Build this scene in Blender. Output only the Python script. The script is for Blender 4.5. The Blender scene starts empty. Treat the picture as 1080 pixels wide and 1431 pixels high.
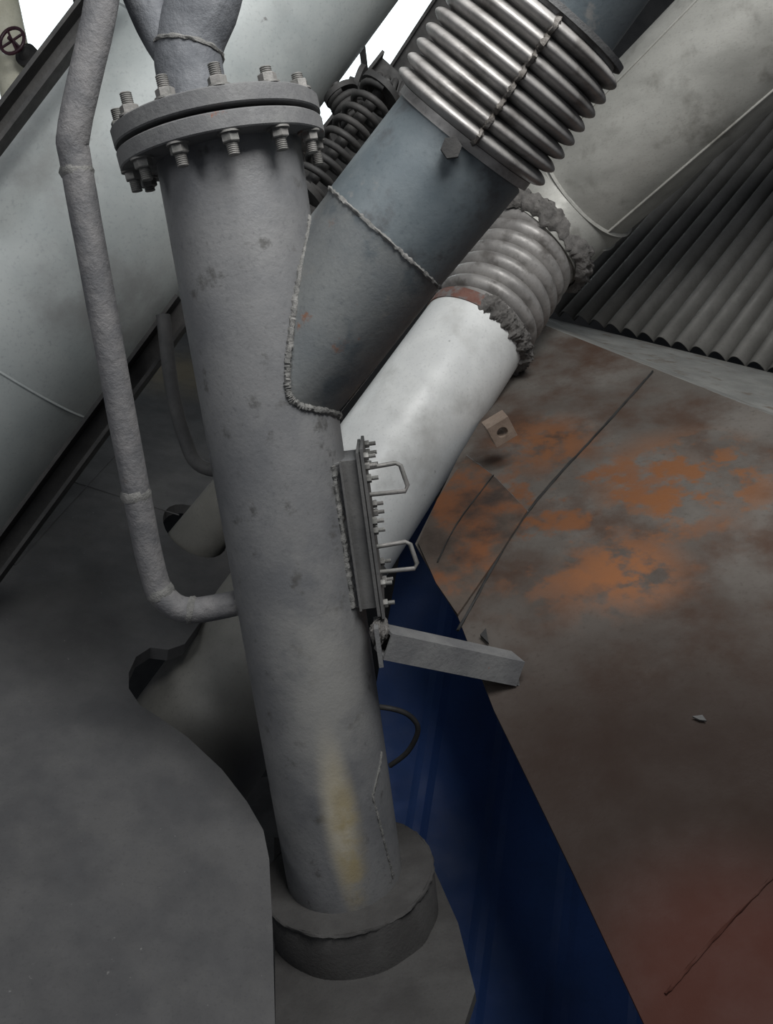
import bpy, bmesh, math, random
from mathutils import Vector, Matrix, noise
from mathutils.geometry import tessellate_polygon
random.seed(4)
scene = bpy.context.scene
F = 1113.0
# ---------- survey frame: world Z is the axis of the vertical chute pipe ----------
def cc(px, py, d): return Vector(((px-540)/F*d, (715.5-py)/F*d, -d))
T, B = cc(318, 200, 1.92), cc(485, 1240, 2.44)
up = (T-B).normalized()
fw = Vector((0, 0, -1)); wy = (fw-up*fw.dot(up)).normalized(); wx = wy.cross(up)
R = Matrix((wx, wy, up))
base_z = (R@cc(487, 1215, 2.43)).z
CAM = Vector((0, 0, 1.65-base_z))       # collar top 0.15 m above platform (z=1.5)
def W(px, py, d): return R@cc(px, py, d)+CAM
AX = W(318, 200, 1.92)
def A(py):
    k = (py-200)/1040.0
    a, b = 1/1.92, 1/2.44
    d = 1/(a+(b-a)*k); return Vector((AX.x, AX.y, W(318+167*k, py, d).z))
def inv(plane):
    a, bx, by = plane
    return lambda px, py: W(px, py, 1/(a+bx*px+by*py))
plate_L = inv((.322-.0004*780, -.0001, .0004))
plate_R = inv((.43-.0001*705-.0004*940, .0001, .0004))
corr = inv((.2-.0001*760-.00011*440, .0001, .00011))
blue = inv((.26-.00016*800, 0, .00016))

# ---------- helpers ----------
def empty(name):
    e = bpy.data.objects.new(name, None); scene.collection.objects.link(e); e.empty_display_size = .1; return e
def obj(name, vs, fs, mat, parent=None, smooth=True, ang=35):
    me = bpy.data.meshes.new(name); me.from_pydata([tuple(v) for v in vs], [], fs)
    bm = bmesh.new(); bm.from_mesh(me); bmesh.ops.recalc_face_normals(bm, faces=bm.faces[:]); bm.to_mesh(me); bm.free()
    if smooth:
        for p in me.polygons: p.use_smooth = True
        me.set_sharp_from_angle(angle=math.radians(ang))
    me.materials.append(mat)
    o = bpy.data.objects.new(name, me); scene.collection.objects.link(o)
    if parent: o.parent = parent
    return o
def frame(d):
    d = d.normalized(); h = Vector((0, 0, 1)) if abs(d.z) < .9 else Vector((1, 0, 0))
    u = d.cross(h).normalized(); return u, d.cross(u).normalized(), d
def revolve_g(p0, d, prof, n=64, ph=0, jit=0):
    u, v, d = frame(d); vs = []; fs = []
    for s, r in prof:
        for i in range(n):
            a = 2*math.pi*i/n+ph; rr = r
            if jit: rr += jit*noise.noise(Vector((math.cos(a)*3, math.sin(a)*3, s*9)))
            vs.append(p0+d*s+(u*math.cos(a)+v*math.sin(a))*rr)
    for k in range(len(prof)-1):
        for i in range(n):
            j = (i+1) % n; fs.append((k*n+i, k*n+j, k*n+n+j, k*n+n+i))
    return vs, fs
def capped(prof): return [(prof[0][0], .0005)]+prof+[(prof[-1][0], .0005)]
def merge(parts):
    V = []; Fc = []
    for vs, fs in parts:
        o = len(V); V += list(vs); Fc += [tuple(i+o for i in f) for f in fs]
    return V, Fc
def revolve(name, p0, d, prof, mat, parent=None, n=64, jit=0, ang=35, ph=0):
    vs, fs = revolve_g(p0, d, prof, n, ph, jit); return obj(name, vs, fs, mat, parent, ang=ang)
def cyl(name, p0, p1, r0, mat, parent=None, r1=None, n=64, caps=True):
    L = (p1-p0).length; r1 = r0 if r1 is None else r1
    prof = [(0, r0), (L, r1)]
    if caps: prof = capped(prof)
    return revolve(name, p0, p1-p0, prof, mat, parent, n)
def sweep_g(pts, rad, n=20, closed=False, jit=0, caps=True):
    vs = []; fs = []; m = len(pts); prev = None
    for k, p in enumerate(pts):
        if closed: t = pts[(k+1) % m]-pts[k-1]
        else: t = pts[min(k+1, m-1)]-pts[max(k-1, 0)]
        t.normalize()
        if prev is None: u, v, _ = frame(t)
        else:
            u = (prev-t*prev.dot(t)).normalized(); v = t.cross(u)
        prev = u; r = rad[k] if isinstance(rad, list) else rad
        for i in range(n):
            a = 2*math.pi*i/n; rr = r
            if jit: rr *= 1+jit*random.uniform(-1, 1)
            vs.append(p+(u*math.cos(a)+v*math.sin(a))*rr)
    for k in range(m if closed else m-1):
        k2 = (k+1) % m
        for i in range(n):
            j = (i+1) % n; fs.append((k*n+i, k*n+j, k2*n+j, k2*n+i))
    if caps and not closed:
        fs.append(tuple(range(n))[::-1]); fs.append(tuple((m-1)*n+i for i in range(n)))
    return vs, fs
def sweep(name, pts, rad, mat, parent=None, **k):
    vs, fs = sweep_g(pts, rad, **k); return obj(name, vs, fs, mat, parent, ang=50)
def smooth_path(P, n=8):
    out = []
    for i in range(len(P)-1):
        p0 = P[max(i-1, 0)]; p1 = P[i]; p2 = P[i+1]; p3 = P[min(i+2, len(P)-1)]
        for k in range(n):
            t = k/n
            out.append(.5*((2*p1)+(p2-p0)*t+(2*p0-5*p1+4*p2-p3)*t*t+(3*p1-p0-3*p2+p3)*t**3))
    out.append(P[-1].copy()); return out
def box_g(c, x, y, z):   # x,y,z: half-extent vectors
    vs = [c+x*i+y*j+z*k for i in (-1, 1) for j in (-1, 1) for k in (-1, 1)]
    return vs, [(0, 1, 3, 2), (4, 6, 7, 5), (0, 4, 5, 1), (2, 3, 7, 6), (0, 2, 6, 4), (1, 5, 7, 3)]
def box(name, c, x, y, z, mat, parent=None, bev=0):
    o = obj(name, *box_g(c, x, y, z), mat, parent, smooth=False)
    if bev:
        m = o.modifiers.new('b', 'BEVEL'); m.width = bev; m.segments = 2
    return o
def beam(name, p0, p1, w, h, mat, parent=None, hint=Vector((0, -1, 0)), shape='I', t=.012):
    d = (p1-p0).normalized(); n = (hint-d*hint.dot(d)).normalized(); s = d.cross(n)
    c = (p0+p1)/2; L = (p1-p0)/2; parts = []
    if shape == 'I':
        parts = [box_g(c+s*(h/2), L, n*(w/2), s*(t/2)), box_g(c-s*(h/2), L, n*(w/2), s*(t/2)), box_g(c, L, n*(t/2), s*(h/2))]
    elif shape == 'C':
        parts = [box_g(c+s*(h/2), L, n*(w/2), s*(t/2)), box_g(c-s*(h/2), L, n*(w/2), s*(t/2)), box_g(c-n*(w/2), L, n*(t/2), s*(h/2))]
    elif shape == 'Q':
        parts = [box_g(c+s*(h/2-t/2), L, n*(w/2), s*(t/2)), box_g(c-s*(h/2-t/2), L, n*(w/2), s*(t/2)),
                 box_g(c+n*(w/2-t/2), L*.999, n*(t/2), s*(h/2-t)), box_g(c-n*(w/2-t/2), L*.999, n*(t/2), s*(h/2-t))]
    return obj(name, *merge(parts), mat, parent, smooth=False)
def plate(name, loops, th, mat, parent=None):
    tri = tessellate_polygon(loops); flat = [p for l in loops for p in l]
    nrm = (loops[0][1]-loops[0][0]).cross(loops[0][2]-loops[0][0]).normalized()
    if nrm.dot(CAM-loops[0][0]) < 0: nrm = -nrm
    N = len(flat); vs = flat+[p-nrm*th for p in flat]; fs = [tuple(t) for t in tri]+[tuple(i+N for i in t[::-1]) for t in tri]
    o = 0
    for l in loops:
        m = len(l)
        for i in range(m):
            j = (i+1) % m; fs.append((o+i, o+j, o+j+N, o+i+N))
        o += m
    return obj(name, vs, fs, mat, parent, smooth=False)

# ---------- materials ----------
def mat(name, c1, c2, scale=4, rough=.7, metal=0, bump=.15, spots=(), fine=90, stretch=(1, 1, 1), emit=None, spec=.5):
    m = bpy.data.materials.new(name); m.use_nodes = True; nt = m.node_tree; N = nt.nodes; Lk = nt.links
    b = N['Principled BSDF']; b.inputs['Metallic'].default_value = metal; b.inputs['Specular IOR Level'].default_value = spec
    tc = N.new('ShaderNodeTexCoord'); mp = N.new('ShaderNodeMapping'); mp.inputs['Scale'].default_value = stretch
    Lk.new(tc.outputs['Object'], mp.inputs[0])
    def nz(s, det=6, rg=.6, src=None):
        n = N.new('ShaderNodeTexNoise'); n.inputs['Scale'].default_value = s; n.inputs['Detail'].default_value = det
        n.inputs['Roughness'].default_value = rg; Lk.new((src or mp.outputs[0]), n.inputs[0]); return n.outputs[0]
    def mr(v, lo, hi, a=0., b_=1.):
        n = N.new('ShaderNodeMapRange'); n.interpolation_type = 'SMOOTHSTEP'
        for i, x in zip(range(1, 5), (lo, hi, a, b_)): n.inputs[i].default_value = x
        Lk.new(v, n.inputs[0]); return n.outputs[0]
    def mix(f, a, c):
        n = N.new('ShaderNodeMix'); n.data_type = 'RGBA'
        Lk.new(f, n.inputs[0])
        for i, x in ((6, a), (7, c)):
            if isinstance(x, tuple): n.inputs[i].default_value = (*x, 1)
            else: Lk.new(x, n.inputs[i])
        return n.outputs[2]
    col = mix(mr(nz(scale), .32, .68), c1, c2)
    dk = tuple(x*.72 for x in c1)
    col = mix(mr(nz(fine, 3), .52, .8, 0, .6), col, dk)
    for sp in spots:
        c, s, lo, hi = sp[:4]
        f = mr(nz(s, 8, .62, tc.outputs['Object']), lo, hi)
        if len(sp) > 4:
            cen, sc, r0, r1 = sp[4:8]
            v1 = N.new('ShaderNodeVectorMath'); v1.operation = 'SUBTRACT'; Lk.new(tc.outputs['Object'], v1.inputs[0]); v1.inputs[1].default_value = cen
            v2 = N.new('ShaderNodeVectorMath'); v2.operation = 'MULTIPLY'; Lk.new(v1.outputs[0], v2.inputs[0]); v2.inputs[1].default_value = sc
            v3 = N.new('ShaderNodeVectorMath'); v3.operation = 'LENGTH'; Lk.new(v2.outputs[0], v3.inputs[0])
            g = mr(v3.outputs['Value'], r0, r1, sp[8] if len(sp) > 8 else 1, 0)
            mm = N.new('ShaderNodeMath'); mm.operation = 'MULTIPLY'; Lk.new(f, mm.inputs[0]); Lk.new(g, mm.inputs[1]); f = mm.outputs[0]
        col = mix(f, col, c)
    Lk.new(col, b.inputs['Base Color'])
    Lk.new(mr(nz(scale*2.3), .3, .7, rough-.08, min(1, rough+.1)), b.inputs['Roughness'])
    if bump:
        bp = N.new('ShaderNodeBump'); bp.inputs['Strength'].default_value = bump; bp.inputs['Distance'].default_value = .01
        Lk.new(nz(fine*.8, 5, .7), bp.inputs['Height']); Lk.new(bp.outputs[0], b.inputs['Normal'])
    if emit:
        b.inputs['Emission Color'].default_value = (*emit[0], 1); b.inputs['Emission Strength'].default_value = emit[1]
    return m
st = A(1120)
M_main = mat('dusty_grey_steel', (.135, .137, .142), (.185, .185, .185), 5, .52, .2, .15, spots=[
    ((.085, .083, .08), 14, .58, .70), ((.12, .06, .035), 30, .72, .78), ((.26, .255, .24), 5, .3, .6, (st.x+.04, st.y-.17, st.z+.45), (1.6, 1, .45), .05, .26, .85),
    ((.46, .42, .33), 8, .15, .5, (st.x+.03, st.y-.17, st.z+.06), (1.9, 1, .36), .02, .12, .9),  # patch of light painted in, over the yellowish stain near the base
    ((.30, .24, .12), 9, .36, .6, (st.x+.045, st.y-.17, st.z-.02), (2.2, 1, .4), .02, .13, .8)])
M_branch = mat('grey_green_paint', (.115, .125, .13), (.155, .162, .16), 6, .55, .15, .15, spots=[((.17, .075, .04), 16, .62, .74), ((.20, .19, .17), 11, .60, .72), ((.075, .09, .10), 5, .52, .66)])
M_blue = mat('blue_grey_paint', (.085, .105, .117), (.125, .145, .154), 5, .5, .15, .1, spots=[((.07, .075, .08), 7, .54, .66), ((.17, .17, .165), 12, .62, .72)])
M_dark = mat('dark_dusty_steel', (.022, .022, .022), (.042, .040, .038), 8, .7, .2)
M_mid = mat('mid_grey_steel', (.06, .06, .06), (.095, .093, .09), 8, .7, .1)
M_seam = mat('brown_seam', (.07, .06, .05), (.15, .14, .13), 30, .7, .2, .6)
M_feed = mat('bluish_cast_steel', (.085, .09, .10), (.13, .135, .145), 12, .7, .1, .5, fine=50)
M_cond = mat('rusty_grey_tube', (.10, .10, .105), (.16, .155, .155), 14, .7, .1, .5, fine=60, spots=[((.12, .085, .07), 9, .6, .75)])
M_flange = mat('flange_steel', (.105, .105, .108), (.15, .15, .148), 9, .7, .1, .25, spots=[((.18, .07, .04), 20, .66, .74)])
M_bolt = mat('bolt_steel', (.14, .14, .13), (.22, .21, .20), 20, .6, .3, .2, spots=[((.2, .08, .05), 18, .62, .7)])
M_weld = mat('weld_bead', (.11, .11, .105), (.20, .195, .185), 30, .8, .1, .8, fine=60)
M_white = mat('white_paint', (.66, .67, .66), (.78, .79, .77), 4, .4, 0, .05, spots=[((.2, .2, .2), 13, .67, .72), ((.48, .48, .46), 3, .5, .75)])
M_whited = mat('dusty_shaded_pipe_lower', (.15, .147, .132), (.21, .205, .185), 4, .6, 0, .1, spots=[((.03, .028, .025), 3, .1, .4, tuple(W(350, 1110, 2.7)), (1, 1, 1), .15, .5, .95)])  # dark spot paints in the shadow on the pipe's lower right
M_bell = mat('stainless_bellows', (.25, .24, .23), (.36, .345, .33), 10, .46, .3, .1, spots=[((.15, .14, .13), 12, .48, .7)])
M_duct = mat('dusty_galvanised_duct', (.27, .268, .245), (.38, .375, .345), 3, .5, .25, .06, spots=[((.19, .185, .165), 7, .52, .75)], stretch=(1, 1, 2))
M_big = mat('pale_painted_duct', (.28, .305, .303), (.36, .38, .372), 3, .45, .05, .05, spots=[((.15, .15, .145), 13, .68, .74), ((.22, .225, .22), 2, .5, .7)])
M_plateL = mat('dusty_shaded_plate', (.050, .050, .052), (.072, .071, .071), 5, .85, 0, .25, fine=140, spots=[((.13, .11, .075), 3, .3, .6, tuple(plate_L(255, 520)), (1, 1, 1), .1, .6),
    ((.026, .025, .025), 2, .2, .5, tuple(plate_L(90, 880)), (1, 1, 1), .05, .4, .6), ((.13, .128, .125), 60, .68, .72)])  # soft dark spot is a curved shadow painted into the plate colour
M_collar = mat('collar_steel', (.038, .036, .035), (.058, .056, .054), 7, .85, 0, .3, fine=120)
def pr(x, y): return tuple(plate_R(x, y))
one = (1, 1, 1)
M_rust = mat('rusty_plate', (.105, .093, .082), (.155, .142, .128), 3, .75, .0, .3, spec=.2, spots=[
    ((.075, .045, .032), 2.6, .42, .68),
    ((.020, .012, .009), 2.2, .05, .42, pr(950, 1300), one, .45, 1.55, .96),  # dark brown bottom, with the light fall-off and shadow painted in
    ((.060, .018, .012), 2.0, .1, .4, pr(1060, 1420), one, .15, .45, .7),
    ((.20, .083, .036), 4.5, .49, .60, pr(810, 720), one, .2, .62, .9),
    ((.21, .088, .036), 7, .45, .57, pr(960, 670), one, .12, .42, .9),
    ((.21, .09, .04), 8, .40, .56, pr(760, 620), one, .06, .30, .85),
    ((.23, .095, .04), 8, .40, .55, pr(870, 795), one, .05, .26, .9)], fine=60)
M_lip = mat('lip_steel', (.20, .20, .188), (.28, .28, .262), 5, .7, 0, .15, spots=[((.15, .125, .10), 9, .52, .7)])
M_patch = mat('rusty_patch_plate', (.10, .082, .068), (.14, .10, .078), 4, .75, 0, .2, spec=.2, spots=[((.21, .088, .042), 4, .44, .60), ((.06, .045, .038), 3, .5, .7)])
M_redp = mat('red_oxide', (.13, .055, .04), (.18, .09, .07), 12, .75, spots=[((.16, .155, .15), 14, .45, .6)])
M_corr = mat('corrugated_sheet', (.12, .117, .108), (.18, .175, .163), 4, .65, .1, .1)
M_bluesheet = mat('blue_sheet', (.005, .026, .095), (.008, .034, .13), 3, .6, 0, .1, spec=.3)
M_floor = mat('concrete_floor', (.05, .05, .05), (.08, .08, .08), 3, .9)
M_wall = mat('grimy_wall', (.02, .022, .024), (.04, .04, .04), 2, .9)
M_clod = mat('clay_sealant', (.095, .09, .085), (.18, .17, .16), 20, .95, 0, 1.0, fine=40)
M_win = mat('window_glass_daylight', (.8, .85, .85), (.9, .9, .85), 2, .3, 0, 0, emit=((.86, .97, 1.0), 2.0))
M_cream = mat('cream_valve_paint', (.6, .58, .45), (.7, .68, .55), 9, .5)
M_wheel = mat('handwheel_paint', (.03, .01, .015), (.06, .02, .03), 9, .4)
M_nut = mat('tan_square_steel', (.27, .20, .155), (.36, .28, .22), 14, .7, 0, .3)

# ---------- main chute pipe ----------
RM = .175
z_fl = A(200).z; z_bot = 1.64
E = empty('y_chute_pipe')
p_top = Vector((AX.x, AX.y, z_fl-.005)); p_bot = Vector((AX.x, AX.y, z_bot))
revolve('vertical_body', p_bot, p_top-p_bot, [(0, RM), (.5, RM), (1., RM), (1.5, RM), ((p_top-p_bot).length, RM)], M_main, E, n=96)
J = A(540)
q1 = W(648, 198, 1.88); b = (q1-J).normalized(); RB = .176
L1 = (q1-J).length
seam_t = (W(537, 332, 1.97)-J).dot(b)
Cs = J+b*seam_t
e1 = Vector((0, 0, 1)); e1 = (e1-b*e1.dot(b)).normalized(); e2 = b.cross(e1)
if e2.dot(CAM-J) < 0: e2 = -e2
def hit(px, py):      # point of the vertical pipe wall along a sight line
    r = W(px, py, 1)-CAM; ox, oy = CAM.x-AX.x, CAM.y-AX.y
    a_ = r.x**2+r.y**2; b_ = 2*(ox*r.x+oy*r.y); c_ = ox*ox+oy*oy-RM*RM
    t = (-b_-math.sqrt(max(0, b_*b_-4*a_*c_)))/(2*a_); p = CAM+r*t
    return math.atan2(p.y-AX.y, p.x-AX.x), p.z
seam_px = [(432, 306, 0), (420, 375, 28), (410, 438, 55), (403, 500, 82), (402, 545, 108), (414, 564, 126), (440, 572, 148), (474, 582, 180)]
F_ = [Vector((*hit(x, y), math.radians(ph))) for x, y, ph in seam_px]
Fs = smooth_path(F_, 7); a_s = (F_[0].x+F_[-1].x)/2
def onp(a, z, r=RM): return Vector((AX.x+math.cos(a)*r, AX.y+math.sin(a)*r, z))
loop = [(q.x, q.y, q.z) for q in Fs]+[(2*a_s-q.x, q.y, 2*math.pi-q.z) for q in Fs[-2:0:-1]]
n = len(loop); vs = []; NR = 8
for k in range(NR+1):
    t = k/NR
    for a_, z_, ph in loop:
        s = onp(a_, z_, RM-.004); e = Cs+(e1*math.cos(ph)+e2*math.sin(ph))*RB
        vs.append(s.lerp(e, t))
fs = [(k*n+i, k*n+(i+1) % n, (k+1)*n+(i+1) % n, (k+1)*n+i) for k in range(NR) for i in range(n)]
obj('branch_lower', vs, fs, M_branch, E)
cyl('branch_upper', Cs, q1, RB, M_blue, E, n=96, caps=False)
lp = [onp(a_, z_, RM+.001) for a_, z_, ph in loop]
lp2 = []
for i in range(len(lp)):
    for k in range(3): lp2.append(lp[i].lerp(lp[(i+1) % len(lp)], k/3))
sweep('saddle_weld', lp2, .0085, M_weld, E, n=8, closed=True, jit=.32)
sm = [Cs+(e1*math.cos(2*math.pi*i/150)+e2*math.sin(2*math.pi*i/150))*RB for i in range(150)]
sweep('branch_ring_weld', sm, .005, M_weld, E, n=6, closed=True, jit=.45)
def hexbolt_g(p, d, r=.02, h=.02, rod=.011, L=.05):
    n1 = revolve_g(p, d, capped([(0, r*.92), (.002, r), (h-.002, r), (h, r*.92)]), 6, random.random())
    pr_ = []; s = h
    while s < h+L: pr_ += [(s, rod), (s+.002, rod*.88)]; s += .004
    n2 = revolve_g(p, d, capped(pr_), 12)
    return merge([n1, n2])
bp = W(630, 209, 1.72)
bd = (bp-J); bd = (bd-b*bd.dot(b)).normalized()
bs = J+b*((bp-J).dot(b))+bd*RB*.98
obj('boss', *merge([revolve_g(bs, bd, capped([(0, .018), (.02, .018)]), 24), revolve_g(bs, bd, capped([(.02, .023), (.04, .023)]), 6)]), M_dark, E)
pts = []
zt = A(1085).z; zb = A(1205).z; zz = A(1045).z; D_ = math.radians
for k in range(13): pts.append(onp(D_(-20-24*k/12), zz+(zt-zz)*k/12))
for k in range(1, 40): pts.append(onp(D_(-44+12*k/39), zt+(zb-zt)*k/39))
sweep('patch_weld', pts, .0042, M_weld, E, n=6, jit=.45)

# ---------- flange pair (end of pipe is cut a few degrees out of square) ----------
E = empty('bolted_flange')
Zv = Vector((0, 0, 1)); TH = .038
def disc(name, z, th, r, hole):
    return revolve(name, Vector((AX.x, AX.y, z)), Zv, [(0, hole), (0, r-.003), (.003, r), (th-.003, r), (th, r-.003), (th, hole), (0, hole)], M_flange, E, n=96, jit=.0015)
disc('lower_flange', z_fl-.02, TH, .248, .15)
disc('upper_blind_flange', z_fl-.02+TH+.011, TH, .248, .01)
revolve('gasket', Vector((AX.x, AX.y, z_fl-.02+TH)), Zv, capped([(0, .215), (.011, .215)]), M_dark, E)
ztop = z_fl-.02+2*TH+.011
for k in range(12):
    a = math.radians(k*30+12); p = Vector((AX.x+math.cos(a)*.222, AX.y+math.sin(a)*.222, 0))
    up_ = Vector((p.x, p.y, ztop)); dn = Vector((p.x, p.y, z_fl-.02))
    obj('bolt_%d' % k, *merge([hexbolt_g(up_, Zv, .021, .022, .0135, random.choice((.014, .02, .028))),
        revolve_g(up_, Zv, capped([(0, .026), (.004, .026)]), 20), revolve_g(dn, -Zv, capped([(0, .026), (.004, .026)]), 20),
        hexbolt_g(dn, -Zv, .021, .022, .0135, random.choice((.012, .025, .035)))]), M_bolt, E, ang=25)
fcn = Vector((AX.x, AX.y, z_fl))
E.matrix_world = Matrix.Translation(fcn+Vector((-.013, 0, -.006)))@Matrix.Rotation(math.radians(-4.2), 4, 'Y')@Matrix.Translation(-fcn)

# ---------- feed pipe on top ----------
E = empty('feed_pipe')
f0 = Vector((W(268, 125, 1.82).x, AX.y-.03, ztop-.02))
f1 = W(263, 72, 1.86); f2 = W(290, -10, 1.84); f3 = W(310, -120, 1.84)
sweep('stem', smooth_path([f0, f1, f2, f3], 5), .079, M_feed, E, n=40, jit=.008)
sweep('side_branch', smooth_path([W(262, 100, 1.86), W(228, 55, 1.85), W(198, -10, 1.83), W(165, -110, 1.8)], 5), .046, M_feed, E, n=32, jit=.01)
u_, v_, d_ = frame(f2-f0)
sweep('stem_weld', [f1+(u_*math.cos(t*.1257)+v_*math.sin(t*.1257))*.079 for t in range(50)], .005, M_weld, E, n=6, closed=True, jit=.4)

# ---------- bellows ----------
def bellows(name, p0, p1, r_in, r_out, n, seam=True):
    E = empty(name); L = (p1-p0).length; pr_ = [(0, r_in-.01), (0, r_in+.006), (.02, r_in+.006)]
    L2 = L-.04; K = 12
    for i in range(n):
        for k in range(K):
            x = k/K; s = .02+L2*(i+x)/n
            pr_.append((s, r_in+(r_out-r_in)*(math.sin(math.pi*x)**.62)))
    pr_ += [(L-.02, r_in+.006), (L, r_in+.006), (L, r_in-.01)]
    revolve('corrugations', p0, p1-p0, pr_, M_bell, E, n=96, ang=70)
    if seam:
        u, v, d = frame(p1-p0); tcm = Vector((.1, -1, -.05)); tcm = (tcm-d*tcm.dot(d)).normalized()
        pts = [p0+d*s+tcm*(r+.0005) for s, r in pr_[2:-2]]
        sweep('longitudinal_weld', pts, .0065, M_seam, E, n=6, jit=.4)
    return E
q2 = W(772, 14, 1.74)
bellows('expansion_bellows', q1, q2, .178, .212, 8)
E = empty('upper_branch_pipe')
d2 = (q2-q1).normalized()
cyl('body', q2-d2*.01, q2+d2*.6, .158, M_blue, E)
revolve('end_ring', q2-d2*.012, d2, [(0, .15), (0, .2), (.012, .2), (.012, .15)], M_flange, E)

# ---------- white pipe ----------
E = empty('white_pipe')
w0 = W(662, 468, 3.7); wdir = (W(300, 1000, 3.15)-w0).normalized(); wl = (W(300, 1000, 3.15)-w0).length
RW = .25
def rw(t): return RW+.035*t
cyl('painted_body', w0, w0+wdir*(wl*.58), RW, M_white, E, r1=rw(.58), caps=False)
cyl('dusty_lower_body', w0+wdir*(wl*.58), w0+wdir*(wl*1.5), rw(.58), M_whited, E, r1=rw(1.5), caps=False)
revolve('red_end_ring', w0-wdir*.05, wdir, [(0, .2), (0, RW+.004), (.06, RW+.006), (.06, RW)], M_redp, E)
def crust(name, c, d, r, a0, a1, parent, w=.045, th=.03, seed=0):
    # ragged band of trowelled sealant
    u, v, d = frame(d); NA, NS = 150, 16; vs = []; fs = []
    for i in range(NA+1):
        a = a0+(a1-a0)*i/NA; ed = min(1, i/12, (NA-i)/12)
        q = Vector((math.cos(a)*6+seed, math.sin(a)*6, 0))
        wl_ = w*(1+.55*noise.noise(q*1.3)+.35*noise.noise(q*5)); wr_ = w*(1+.55*noise.noise(q*1.3+Vector((9, 9, 9)))+.35*noise.noise(q*5+Vector((3, 3, 3))))
        for j in range(NS+1):
            t = j/NS*2-1; s = t*(wl_ if t < 0 else wr_)
            h = th*ed*(max(0, 1-t*t)**.4)*(1+.7*noise.noise(Vector((a*9, s*45, seed)))+.5*noise.noise(Vector((a*30, s*130, seed))))
            vs.append(c+d*s+(u*math.cos(a)+v*math.sin(a))*(r+h-.004*abs(t)))
    for i in range(NA):
        for j in range(NS): q = i*(NS+1)+j; fs.append((q, q+1, q+NS+2, q+NS+1))
    return obj(name, vs, fs, M_clod, parent, ang=180)
def cam_ang(c, d):
    u, v, dd = frame(d); t = CAM-c; return math.atan2(t.dot(v), t.dot(u))
w1 = W(742, 342, 3.9)
bellows('expansion_bellows', w0-wdir*.05, w1, .228, .262, 7, False)
ca = cam_ang(w0, -wdir)
crust('sealant_at_pipe', w0-wdir*.02, -wdir, RW+.0, ca-.25, ca+2.2, E, .045, .035, 3)

# ---------- right duct ----------
E = empty('silver_duct')
g0 = W(800, 276, 3.9); g1 = W(1080, 14, 3.15); gd = (g1-g0).normalized()
ed = (g0-w1).normalized()
sweep('elbow_section', [w1-ed*.0, w1+(g0-w1)*.5, g0], [.275, .287, .295], M_duct, E, n=64)
revolve('body', g0-gd*.02, gd, [(0, .1), (0, .305), (.10, .305), (.105, .30), (1.8, .305)], M_duct, E, n=96)
for s in (.0, .10): revolve('ring_bead_%d' % int(s*100), g0+gd*s, gd, [(-.008, .30), (0, .315), (.008, .30)], M_duct, E)
u, v, _ = frame(gd); a = cam_ang(g0, gd)
for sg in (1, -1):
    aa = a+sg*.85; o = (u*math.cos(aa)+v*math.sin(aa))
    sweep('lock_seam_%d' % (sg+1), [g0+gd*(.1+.1*k)+o*.304 for k in range(18)], .006, M_duct, E, n=8)
crust('sealant', w1+ed*.02, (ed-wdir).normalized(), .282, 0, 6.283, E, .05, .04, 8)

# ---------- large pale duct left ----------
E = empty('large_supply_duct')
D0 = W(-150, 682, 2.95); D1 = W(560, -290, 2.95); dd = (D1-D0).normalized()
RD = .42
cyl('body', D0, D1, RD, M_big, E, n=128)
def along(px, py): return (W(px, py, 2.95)-D0).dot(dd)
for i, (x, y) in enumerate(((-10, 490), (255, 128))):
    s = along(x, y); revolve('seam_%d' % i, D0+dd*s, dd, [(-.006, RD), (0, RD+.004), (.006, RD)], M_big, E, n=128)
E = empty('steel_channel')
beam('channel', W(-60, 860, 2.72), W(262, 425, 2.72), .09, .075, M_dark, E, shape='C')
E = empty('steel_channel')
beam('channel', W(-80, 285, 2.35), W(190, -70, 2.35), .06, .055, M_dark, E, shape='C')
E = empty('steel_joist')
beam('joist', W(400, 170, 3.1), W(555, -50, 3.1), .10, .07, M_dark, E, shape='I')
E = empty('steel_joist')
beam('joist', W(505, 190, 3.4), W(668, -60, 3.4), .10, .10, M_dark, E, shape='I')

# ---------- conduit ----------
E = empty('bypass_conduit')
P = [(150, -60, 1.74), (137, 30, 1.76), (104, 178, 1.80), (108, 238, 1.83), (150, 470, 1.95), (191, 690, 2.08), (214, 800, 2.15), (232, 838, 2.17), (270, 853, 2.19), (352, 838, 2.2)]
sweep('tube', smooth_path([W(*p) for p in P], 6), .0355, M_cond, E, n=28, jit=.02)
for i, (a, c) in enumerate((((106, 232, 1.83), (109, 246, 1.835)), ((189, 684, 2.077), (192, 698, 2.085)), ((221, 822, 2.163), (228, 834, 2.168)), ((262, 851, 2.188), (272, 853, 2.19)), ((330, 843, 2.2), (345, 840, 2.2)))):
    a = W(*a); c = W(*c); sweep('weld_%d' % i, [a, (a+c)/2, c], [.036, .040, .036], M_weld, E, n=24, jit=.05)
E = empty('thin_bent_pipe')
sweep('tube', smooth_path([W(*p) for p in ((228, 440, 2.6), (240, 540, 2.62), (258, 612, 2.64), (282, 652, 2.64), (350, 662, 2.62))], 6), .023, M_mid, E, n=20)
E = empty('small_inclined_pipe')
cyl('body', W(225, 815, 3.62), W(440, 560, 3.5), .12, M_whited, E)

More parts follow.
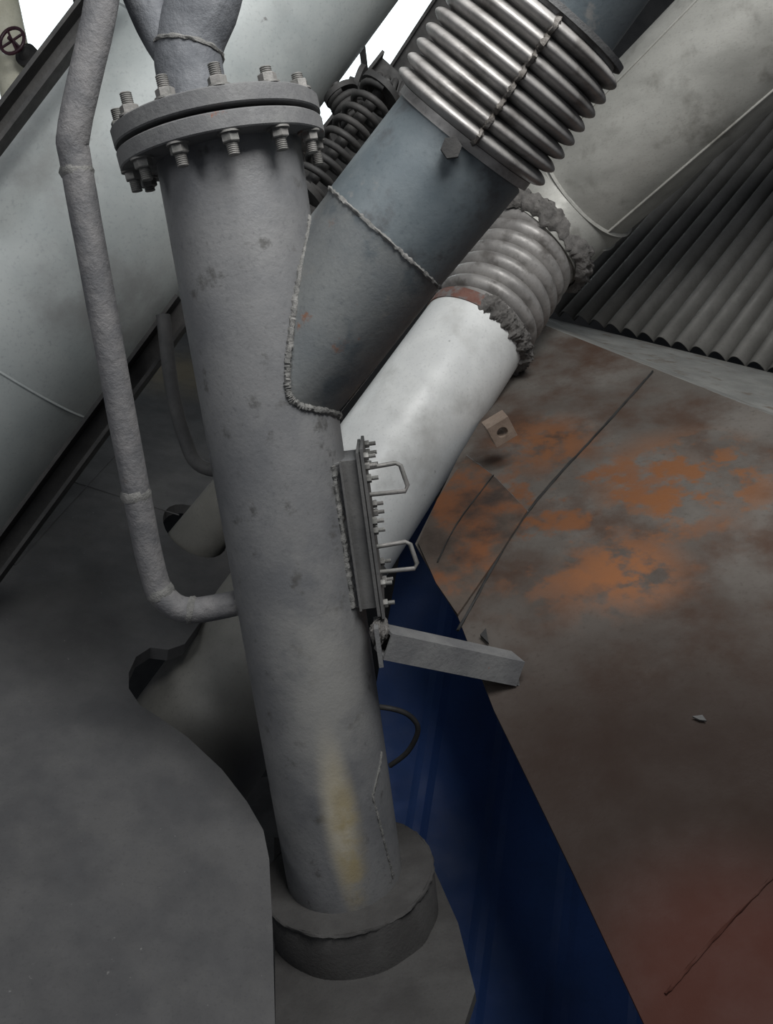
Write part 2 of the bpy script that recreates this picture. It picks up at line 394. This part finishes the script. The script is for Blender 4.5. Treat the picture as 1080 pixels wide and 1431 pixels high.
# ---------- inspection hatch ----------
E = empty('inspection_hatch')
X = Vector((1, 0, 0)); Y = Vector((0, 1, 0))
rot = Matrix.Rotation(math.radians(-1), 3, 'Z'); n_ = rot@X; s_ = rot@Y
z1 = A(641).z; z0 = A(850).z; zc = (z0+z1)/2; hh = (z1-z0)/2
cen = Vector((AX.x, AX.y, zc))
parts = [box_g(cen+n_*.178-s_*.085, n_*.034, s_*.004, Zv*(hh-.02)), box_g(cen+n_*.178+s_*.085, n_*.034, s_*.004, Zv*(hh-.02)),
         box_g(cen+n_*.178+Zv*(hh-.02), n_*.034, s_*.089, Zv*.004), box_g(cen+n_*.178-Zv*(hh-.02), n_*.034, s_*.089, Zv*.004)]
obj('neck', *merge(parts), M_flange, E, smooth=False)
box('frame_plate', cen+n_*.214, n_*.004, s_*.112, Zv*(hh+.008), M_mid, E)
box('gasket', cen+n_*.2195, n_*.0016, s_*.108, Zv*(hh+.004), M_dark, E)
box('cover_plate', cen+n_*.225, n_*.004, s_*.112, Zv*(hh+.016), M_mid, E)
wl_ = [cen+n_*.147-s_*.094+Zv*(-hh+.02+(2*hh-.04)*k/60) for k in range(61)]
sweep('neck_weld', wl_, .009, M_weld, E, n=8, jit=.35)
obj('neck_angle', *merge([box_g(cen+n_*.188-s_*.092, n_*.022, s_*.004, Zv*(hh-.012)), box_g(cen+n_*.168-s_*.10, n_*.003, s_*.010, Zv*(hh-.012))]), M_mid, E, smooth=False)
i = 0
for fz in (-.93, -.66, .05, .17, .72, .88, 1.0):
    for sy in (-.095, .095):
        p = cen+n_*.229+s_*sy+Zv*(hh*.97)*fz
        obj('bolt_%d' % i, *hexbolt_g(p, n_, .0115, .012, .006, .02), M_bolt, E, ang=25); i += 1
for k, fz in enumerate((.60, -.42)):
    c = cen+n_*.229+Zv*hh*fz-s_*.03; h = .036
    P = [c+Zv*h, c+n_*.078+Zv*(h+.004), c+n_*.09+Zv*(h-.004), c+n_*.102-Zv*(h-.012), c+n_*.094-Zv*(h+.002), c-Zv*h]
    sweep('handle_%d' % k, P, .0062, M_bolt, E, n=12)

# ---------- bracket bar ----------
E = empty('support_bracket')
p0 = W(535, 896, 2.14); p1 = W(718, 934, 2.30)
beam('square_tube', p0, p1, .082, .075, M_flange, E, hint=Vector((0, -1, .12)), shape='Q', t=.008)
bv = p1-p0
obj('end_cap', *box_g(p1+bv.normalized()*.004, bv.normalized()*.004, Y*.036, Zv*.036), M_flange, E, smooth=False)
box('end_gusset', p0+Vector((-.012, 0, 0)), X*.006, Y*.045, Zv*.055, M_flange, E)
crust('weld_lump', p0+Vector((-.005, 0, .03)), Vector((.3, 0, 1)), .012, 0, 6.283, E, .03, .012, 5)

# ---------- collar & platform ----------
E = empty('pipe_collar')
cpos = Vector((AX.x+.012, AX.y, 1.50))
revolve('drum', cpos, Zv, [(0, .258), (.142, .258), (.15, .254), (.15, .155)], M_collar, E, n=96, jit=.006)
sweep('rim_weld', [cpos+Vector((math.cos(t*.0628)*.257, math.sin(t*.0628)*.257, .146)) for t in range(100)], .005, M_collar, E, n=6, closed=True, jit=.5)
def onz(px, py, z=1.5):
    r = W(px, py, 1)-CAM; return CAM+r*((z-CAM.z)/r.z)
plate('platform_plate', [[onz(*p) for p in ((383, 1170), (600, 1200), (640, 1290), (664, 1385), (640, 1460), (640, 1600), (386, 1600))]], .03, M_collar)
E = empty('thin_bent_pipe')
sweep('tube', smooth_path([W(*p) for p in ((500, 985, 2.9), (545, 990, 2.9), (572, 1000, 2.92), (584, 1020, 2.95), (570, 1050, 3.0), (545, 1070, 3.05))], 6), .010, M_dark, E, n=14)

# ---------- left hopper plate ----------
E = empty('hopper_plate')
out = [(-300, 560), (100, 400), (420, 400), (420, 760), (330, 800), (285, 862), (258, 900), (235, 908), (210, 905), (190, 918), (180, 940), (180, 962), (195, 985), (222, 1002), (262, 1030), (310, 1075), (345, 1120), (368, 1160), (376, 1200), (381, 1300), (386, 1500), (386, 1620), (-300, 1620)]
hole = []
for k in range(24):
    a = 2*math.pi*k/24; x = 50*math.cos(a); y = 30*math.sin(a); t = .6
    hole.append((272+x*math.cos(t)-y*math.sin(t), 742+x*math.sin(t)+y*math.cos(t)))
plate('sloping_plate', [[plate_L(*p) for p in out], [plate_L(*p) for p in hole[::-1]]], .05, M_plateL, E)
for i, (a, c) in enumerate((((60, 660), (250, 720)), ((185, 610), (20, 790)))):
    a = plate_L(*a); c = plate_L(*c); sweep('seam_%d' % i, [a+(c-a)*k/20 for k in range(21)], .004, M_plateL, E, n=6, jit=.3)

# ---------- right hopper plate ----------
E = empty('rusty_hopper_plate')
out = [(725, 480), (750, 450), (1300, 668), (1300, 1700), (1010, 1620), (900, 1431), (800, 1218), (690, 992), (640, 862), (612, 815), (580, 760), (640, 640), (700, 540)]
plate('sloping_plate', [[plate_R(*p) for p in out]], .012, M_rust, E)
lip = [plate_R(745, 448), plate_R(1300, 668), corr(1300, 575), corr(742, 438)]
plate('top_ledge', [lip], .01, M_lip, E)
nR = (plate_R(700, 600)-plate_R(1000, 600)).cross(plate_R(700, 600)-plate_R(700, 900)).normalized()
if nR.dot(CAM-plate_R(800, 800)) < 0: nR = -nR
plate('patch_plate', [[plate_R(*p)+nR*.012 for p in ((652, 640), (690, 668), (737, 717), (700, 775), (640, 862), (610, 818), (585, 762), (612, 700))]], .010, M_patch, E)
for i, pl in enumerate((((912, 520), (850, 590), (737, 717), (640, 882)), ((652, 638), (690, 668), (737, 717)), ((1090, 1215), (1000, 1310), (930, 1390)), ((690, 668), (640, 735), (612, 790)))):
    P = [plate_R(*p)+nR*(.014 if i == 3 else .003) for p in pl]; P = smooth_path(P, 14)
    sweep('weld_seam_%d' % i, P, .005 if i < 2 else .003, (M_dark, M_weld, M_rust, M_dark)[i], E, n=6, jit=.4)
plate('bracket_gusset', [[plate_R(*p)+nR*.02 for p in ((672, 893), (680, 884), (684, 905))]], .01, M_dark, E)
plate('steel_chip', [[plate_R(*p)+nR*.012 for p in ((967, 1005), (981, 1003), (987, 1011), (978, 1010))]], .005, M_mid, E)

# square tube offcut
E = empty('square_tube_offcut')
c = W(702, 604, 3.05); tcv = (CAM-c).normalized(); tcv = (tcv+Vector((.3, 0, -.45))).normalized()
r_ = tcv.cross(Zv).normalized(); u2 = r_.cross(tcv)
rt = math.radians(-25); ra = r_*math.cos(rt)+u2*math.sin(rt); ua = -r_*math.sin(rt)+u2*math.cos(rt)
sq = [c+(ra*x+ua*y)*.046 for x, y in ((-1, -1), (1, -1), (1, 1), (-1, 1))]
ho = [c+(ra*math.cos(-k*math.pi/12)+ua*math.sin(-k*math.pi/12))*.022 for k in range(24)]
plate('block', [sq, ho], .07, M_nut, E)

# ---------- corrugated wall ----------
Pa, Pb = corr(742, 432), corr(1330, 590); Pc = corr(1005, 150); Pd = corr(1500, 230)
nc = (Pb-Pa).cross(Pc-Pa).normalized()
if nc.dot(CAM-Pa) < 0: nc = -nc
vs = []; fs = []; NU = 22; K = 12; S = 4
for j in range(S+1):
    for i in range(NU*K+1):
        uu = i/(NU*K); p = (Pa.lerp(Pb, uu)).lerp(Pc.lerp(Pd, uu), j/S*1.25)
        vs.append(p+nc*(.07*(abs(math.sin(math.pi*i/K))**.7)))
W_ = NU*K+1
for j in range(S):
    for i in range(NU*K): fs.append((j*W_+i, j*W_+i+1, (j+1)*W_+i+1, (j+1)*W_+i))
wc = obj('wall_right_corrugated', vs, fs, M_corr, None, ang=60)
m = wc.modifiers.new('s', 'SOLIDIFY'); m.thickness = .006

# ---------- blue sheet ----------
vs = []; fs = []; NX = 60
c4 = [blue(430, 700), blue(1000, 700), blue(1150, 1750), blue(380, 1750)]
nb = (c4[1]-c4[0]).cross(c4[3]-c4[0]).normalized()
if nb.dot(CAM-c4[0]) < 0: nb = -nb
prof = [0, 0, 0, 0, 0, 0, 0, 0, .012, .012]
for j in range(2):
    for i in range(NX+1):
        t = i/NX; vs.append((c4[0].lerp(c4[1], t+.25) if j == 0 else c4[3].lerp(c4[2], t))+nb*prof[i % 10])
for i in range(NX): fs.append((i, i+1, NX+2+i, NX+1+i))
obj('blue_cladding_sheet', vs, fs, M_bluesheet, None, smooth=False)

# ---------- dark springs ----------
def spring(p0, p1, r, turns, wr):
    E = empty('coil_spring'); d = p1-p0; u, v, dn = frame(d); N = turns*16
    pts = [p0+d*(k/N)+(u*math.cos(k*math.pi/8)+v*math.sin(k*math.pi/8))*r for k in range(N+1)]
    sweep('coil', pts, wr, M_dark, E, n=8)
    cyl('rod', p0-dn*.05, p1+dn*.05, r*.35, M_dark, E, n=16)
    for q, s in ((p0, -1), (p1, 1)): revolve('cap_%d' % (s+1), q, dn*s, capped([(0, r*1.3), (.02, r*1.3)]), M_dark, E, n=24)
spring(W(428, 262, 2.75), W(530, 130, 2.75), .06, 8, .012)
spring(W(478, 135, 2.9), W(500, 175, 2.9), .05, 5, .012)
spring(W(505, 120, 3.0), W(560, 140, 3.0), .055, 5, .012)
E = empty('spring_mount_plate')
beam('mount', W(415, 290, 3.2), W(560, 105, 3.2), .12, .2, M_dark, E, shape='I')

# ---------- room ----------
def wallpt(px, py, y):
    r = W(px, py, 1)-CAM; return CAM+r*(y/r.y)
YB = 7.0
box('wall_back', Vector((0, YB+.1, 3.5)), X*6, Y*.1, Zv*4.5, M_wall)
box('floor', Vector((0, 3, -1.05)), X*6, Y*4, Zv*.05, M_floor)
def window(i, x0, x1, z0, z1):
    E = empty('window_%d' % i); c = Vector(((x0+x1)/2, YB-.02, (z0+z1)/2)); hx = (x1-x0)/2; hz = (z1-z0)/2
    box('pane', c, X*hx, Y*.01, Zv*hz, M_win, E)
    for k, (dx, dz, sx, sz) in enumerate(((-hx, 0, .05, hz+.05), (hx, 0, .05, hz+.05), (0, hz, hx, .05), (0, -hz, hx, .05), (0, 0, .025, hz))):
        box('frame_%d' % k, c+X*dx+Zv*dz-Y*.03, X*sx, Y*.04, Zv*sz, M_dark, E)
p = wallpt(45, 60, YB); window(1, p.x-1.4, p.x+.45, p.z-.9, p.z+1.0)
p = wallpt(515, 70, YB); window(2, p.x-.7, p.x+.6, p.z-.7, p.z+.9)

E = empty('gate_valve')
c = W(17, 57, 5.0); ax_ = (CAM-c).normalized()*.6-(W(45, 85, 5.1)-c).normalized()*.8; ax_.normalize(); u, v, _ = frame(ax_)
sweep('wheel_rim', [c+(u*math.cos(k*.2618)+v*math.sin(k*.2618))*.085 for k in range(24)], .011, M_wheel, E, n=10, closed=True)
for k in range(4):
    a = k*math.pi/2+.4; sweep('spoke_%d' % k, [c, c+(u*math.cos(a)+v*math.sin(a))*.085], .008, M_wheel, E, n=8)
cyl('stem', c+ax_*.03, c-ax_*.2, .014, M_wheel, E, n=16)
revolve('bonnet', c-ax_*.08, -ax_, capped([(0, .03), (.04, .05), (.05, .075), (.08, .075), (.085, .05), (.2, .055)]), M_dark, E, n=32)
vp = W(12, 60, 5.3)
sweep('valve_pipe', smooth_path([Vector((vp.x, vp.y, 7.0)), Vector((vp.x, vp.y, vp.z)), Vector((vp.x, vp.y, vp.z-.7)), Vector((vp.x, vp.y+.25, vp.z-1.0)), Vector((vp.x, YB, vp.z-1.0))], 6), .12, M_cream, E, n=36)
# ---------- lights ----------
def area(name, loc, target, size, e, col=(1, 1, 1)):
    l = bpy.data.lights.new(name, 'AREA'); l.energy = e; l.size = size; l.color = col
    o = bpy.data.objects.new(name, l); scene.collection.objects.link(o); o.location = loc
    o.rotation_euler = (Vector(target)-Vector(loc)).to_track_quat('-Z', 'Y').to_euler()
area('overhead_area_lamp', (.9, .7, CAM.z+2.1), (.1, 2.6, CAM.z-.1), 1.5, 122, (1, 1, .99))  # unseen area light added overhead for the daylight from above
area('upper_left_area_lamp', (-2.6, -1.2, CAM.z+2.2), (.0, 3, CAM.z+.5), 1.6, 40, (.96, .98, 1))  # unseen area light, upper left behind the camera
w = bpy.data.worlds.new('World'); scene.world = w; w.use_nodes = True
w.node_tree.nodes['Background'].inputs[0].default_value = (.85, .9, 1, 1); w.node_tree.nodes['Background'].inputs[1].default_value = .13
scene.view_settings.view_transform = 'Standard'
# ---------- camera ----------
cam = bpy.data.cameras.new('camera'); co = bpy.data.objects.new('camera', cam); scene.collection.objects.link(co)
cam.sensor_fit = 'VERTICAL'; cam.sensor_height = 36; cam.lens = 36*F/1431; cam.clip_start = .02
co.matrix_world = Matrix.Translation(CAM)@R.to_4x4()
scene.camera = co
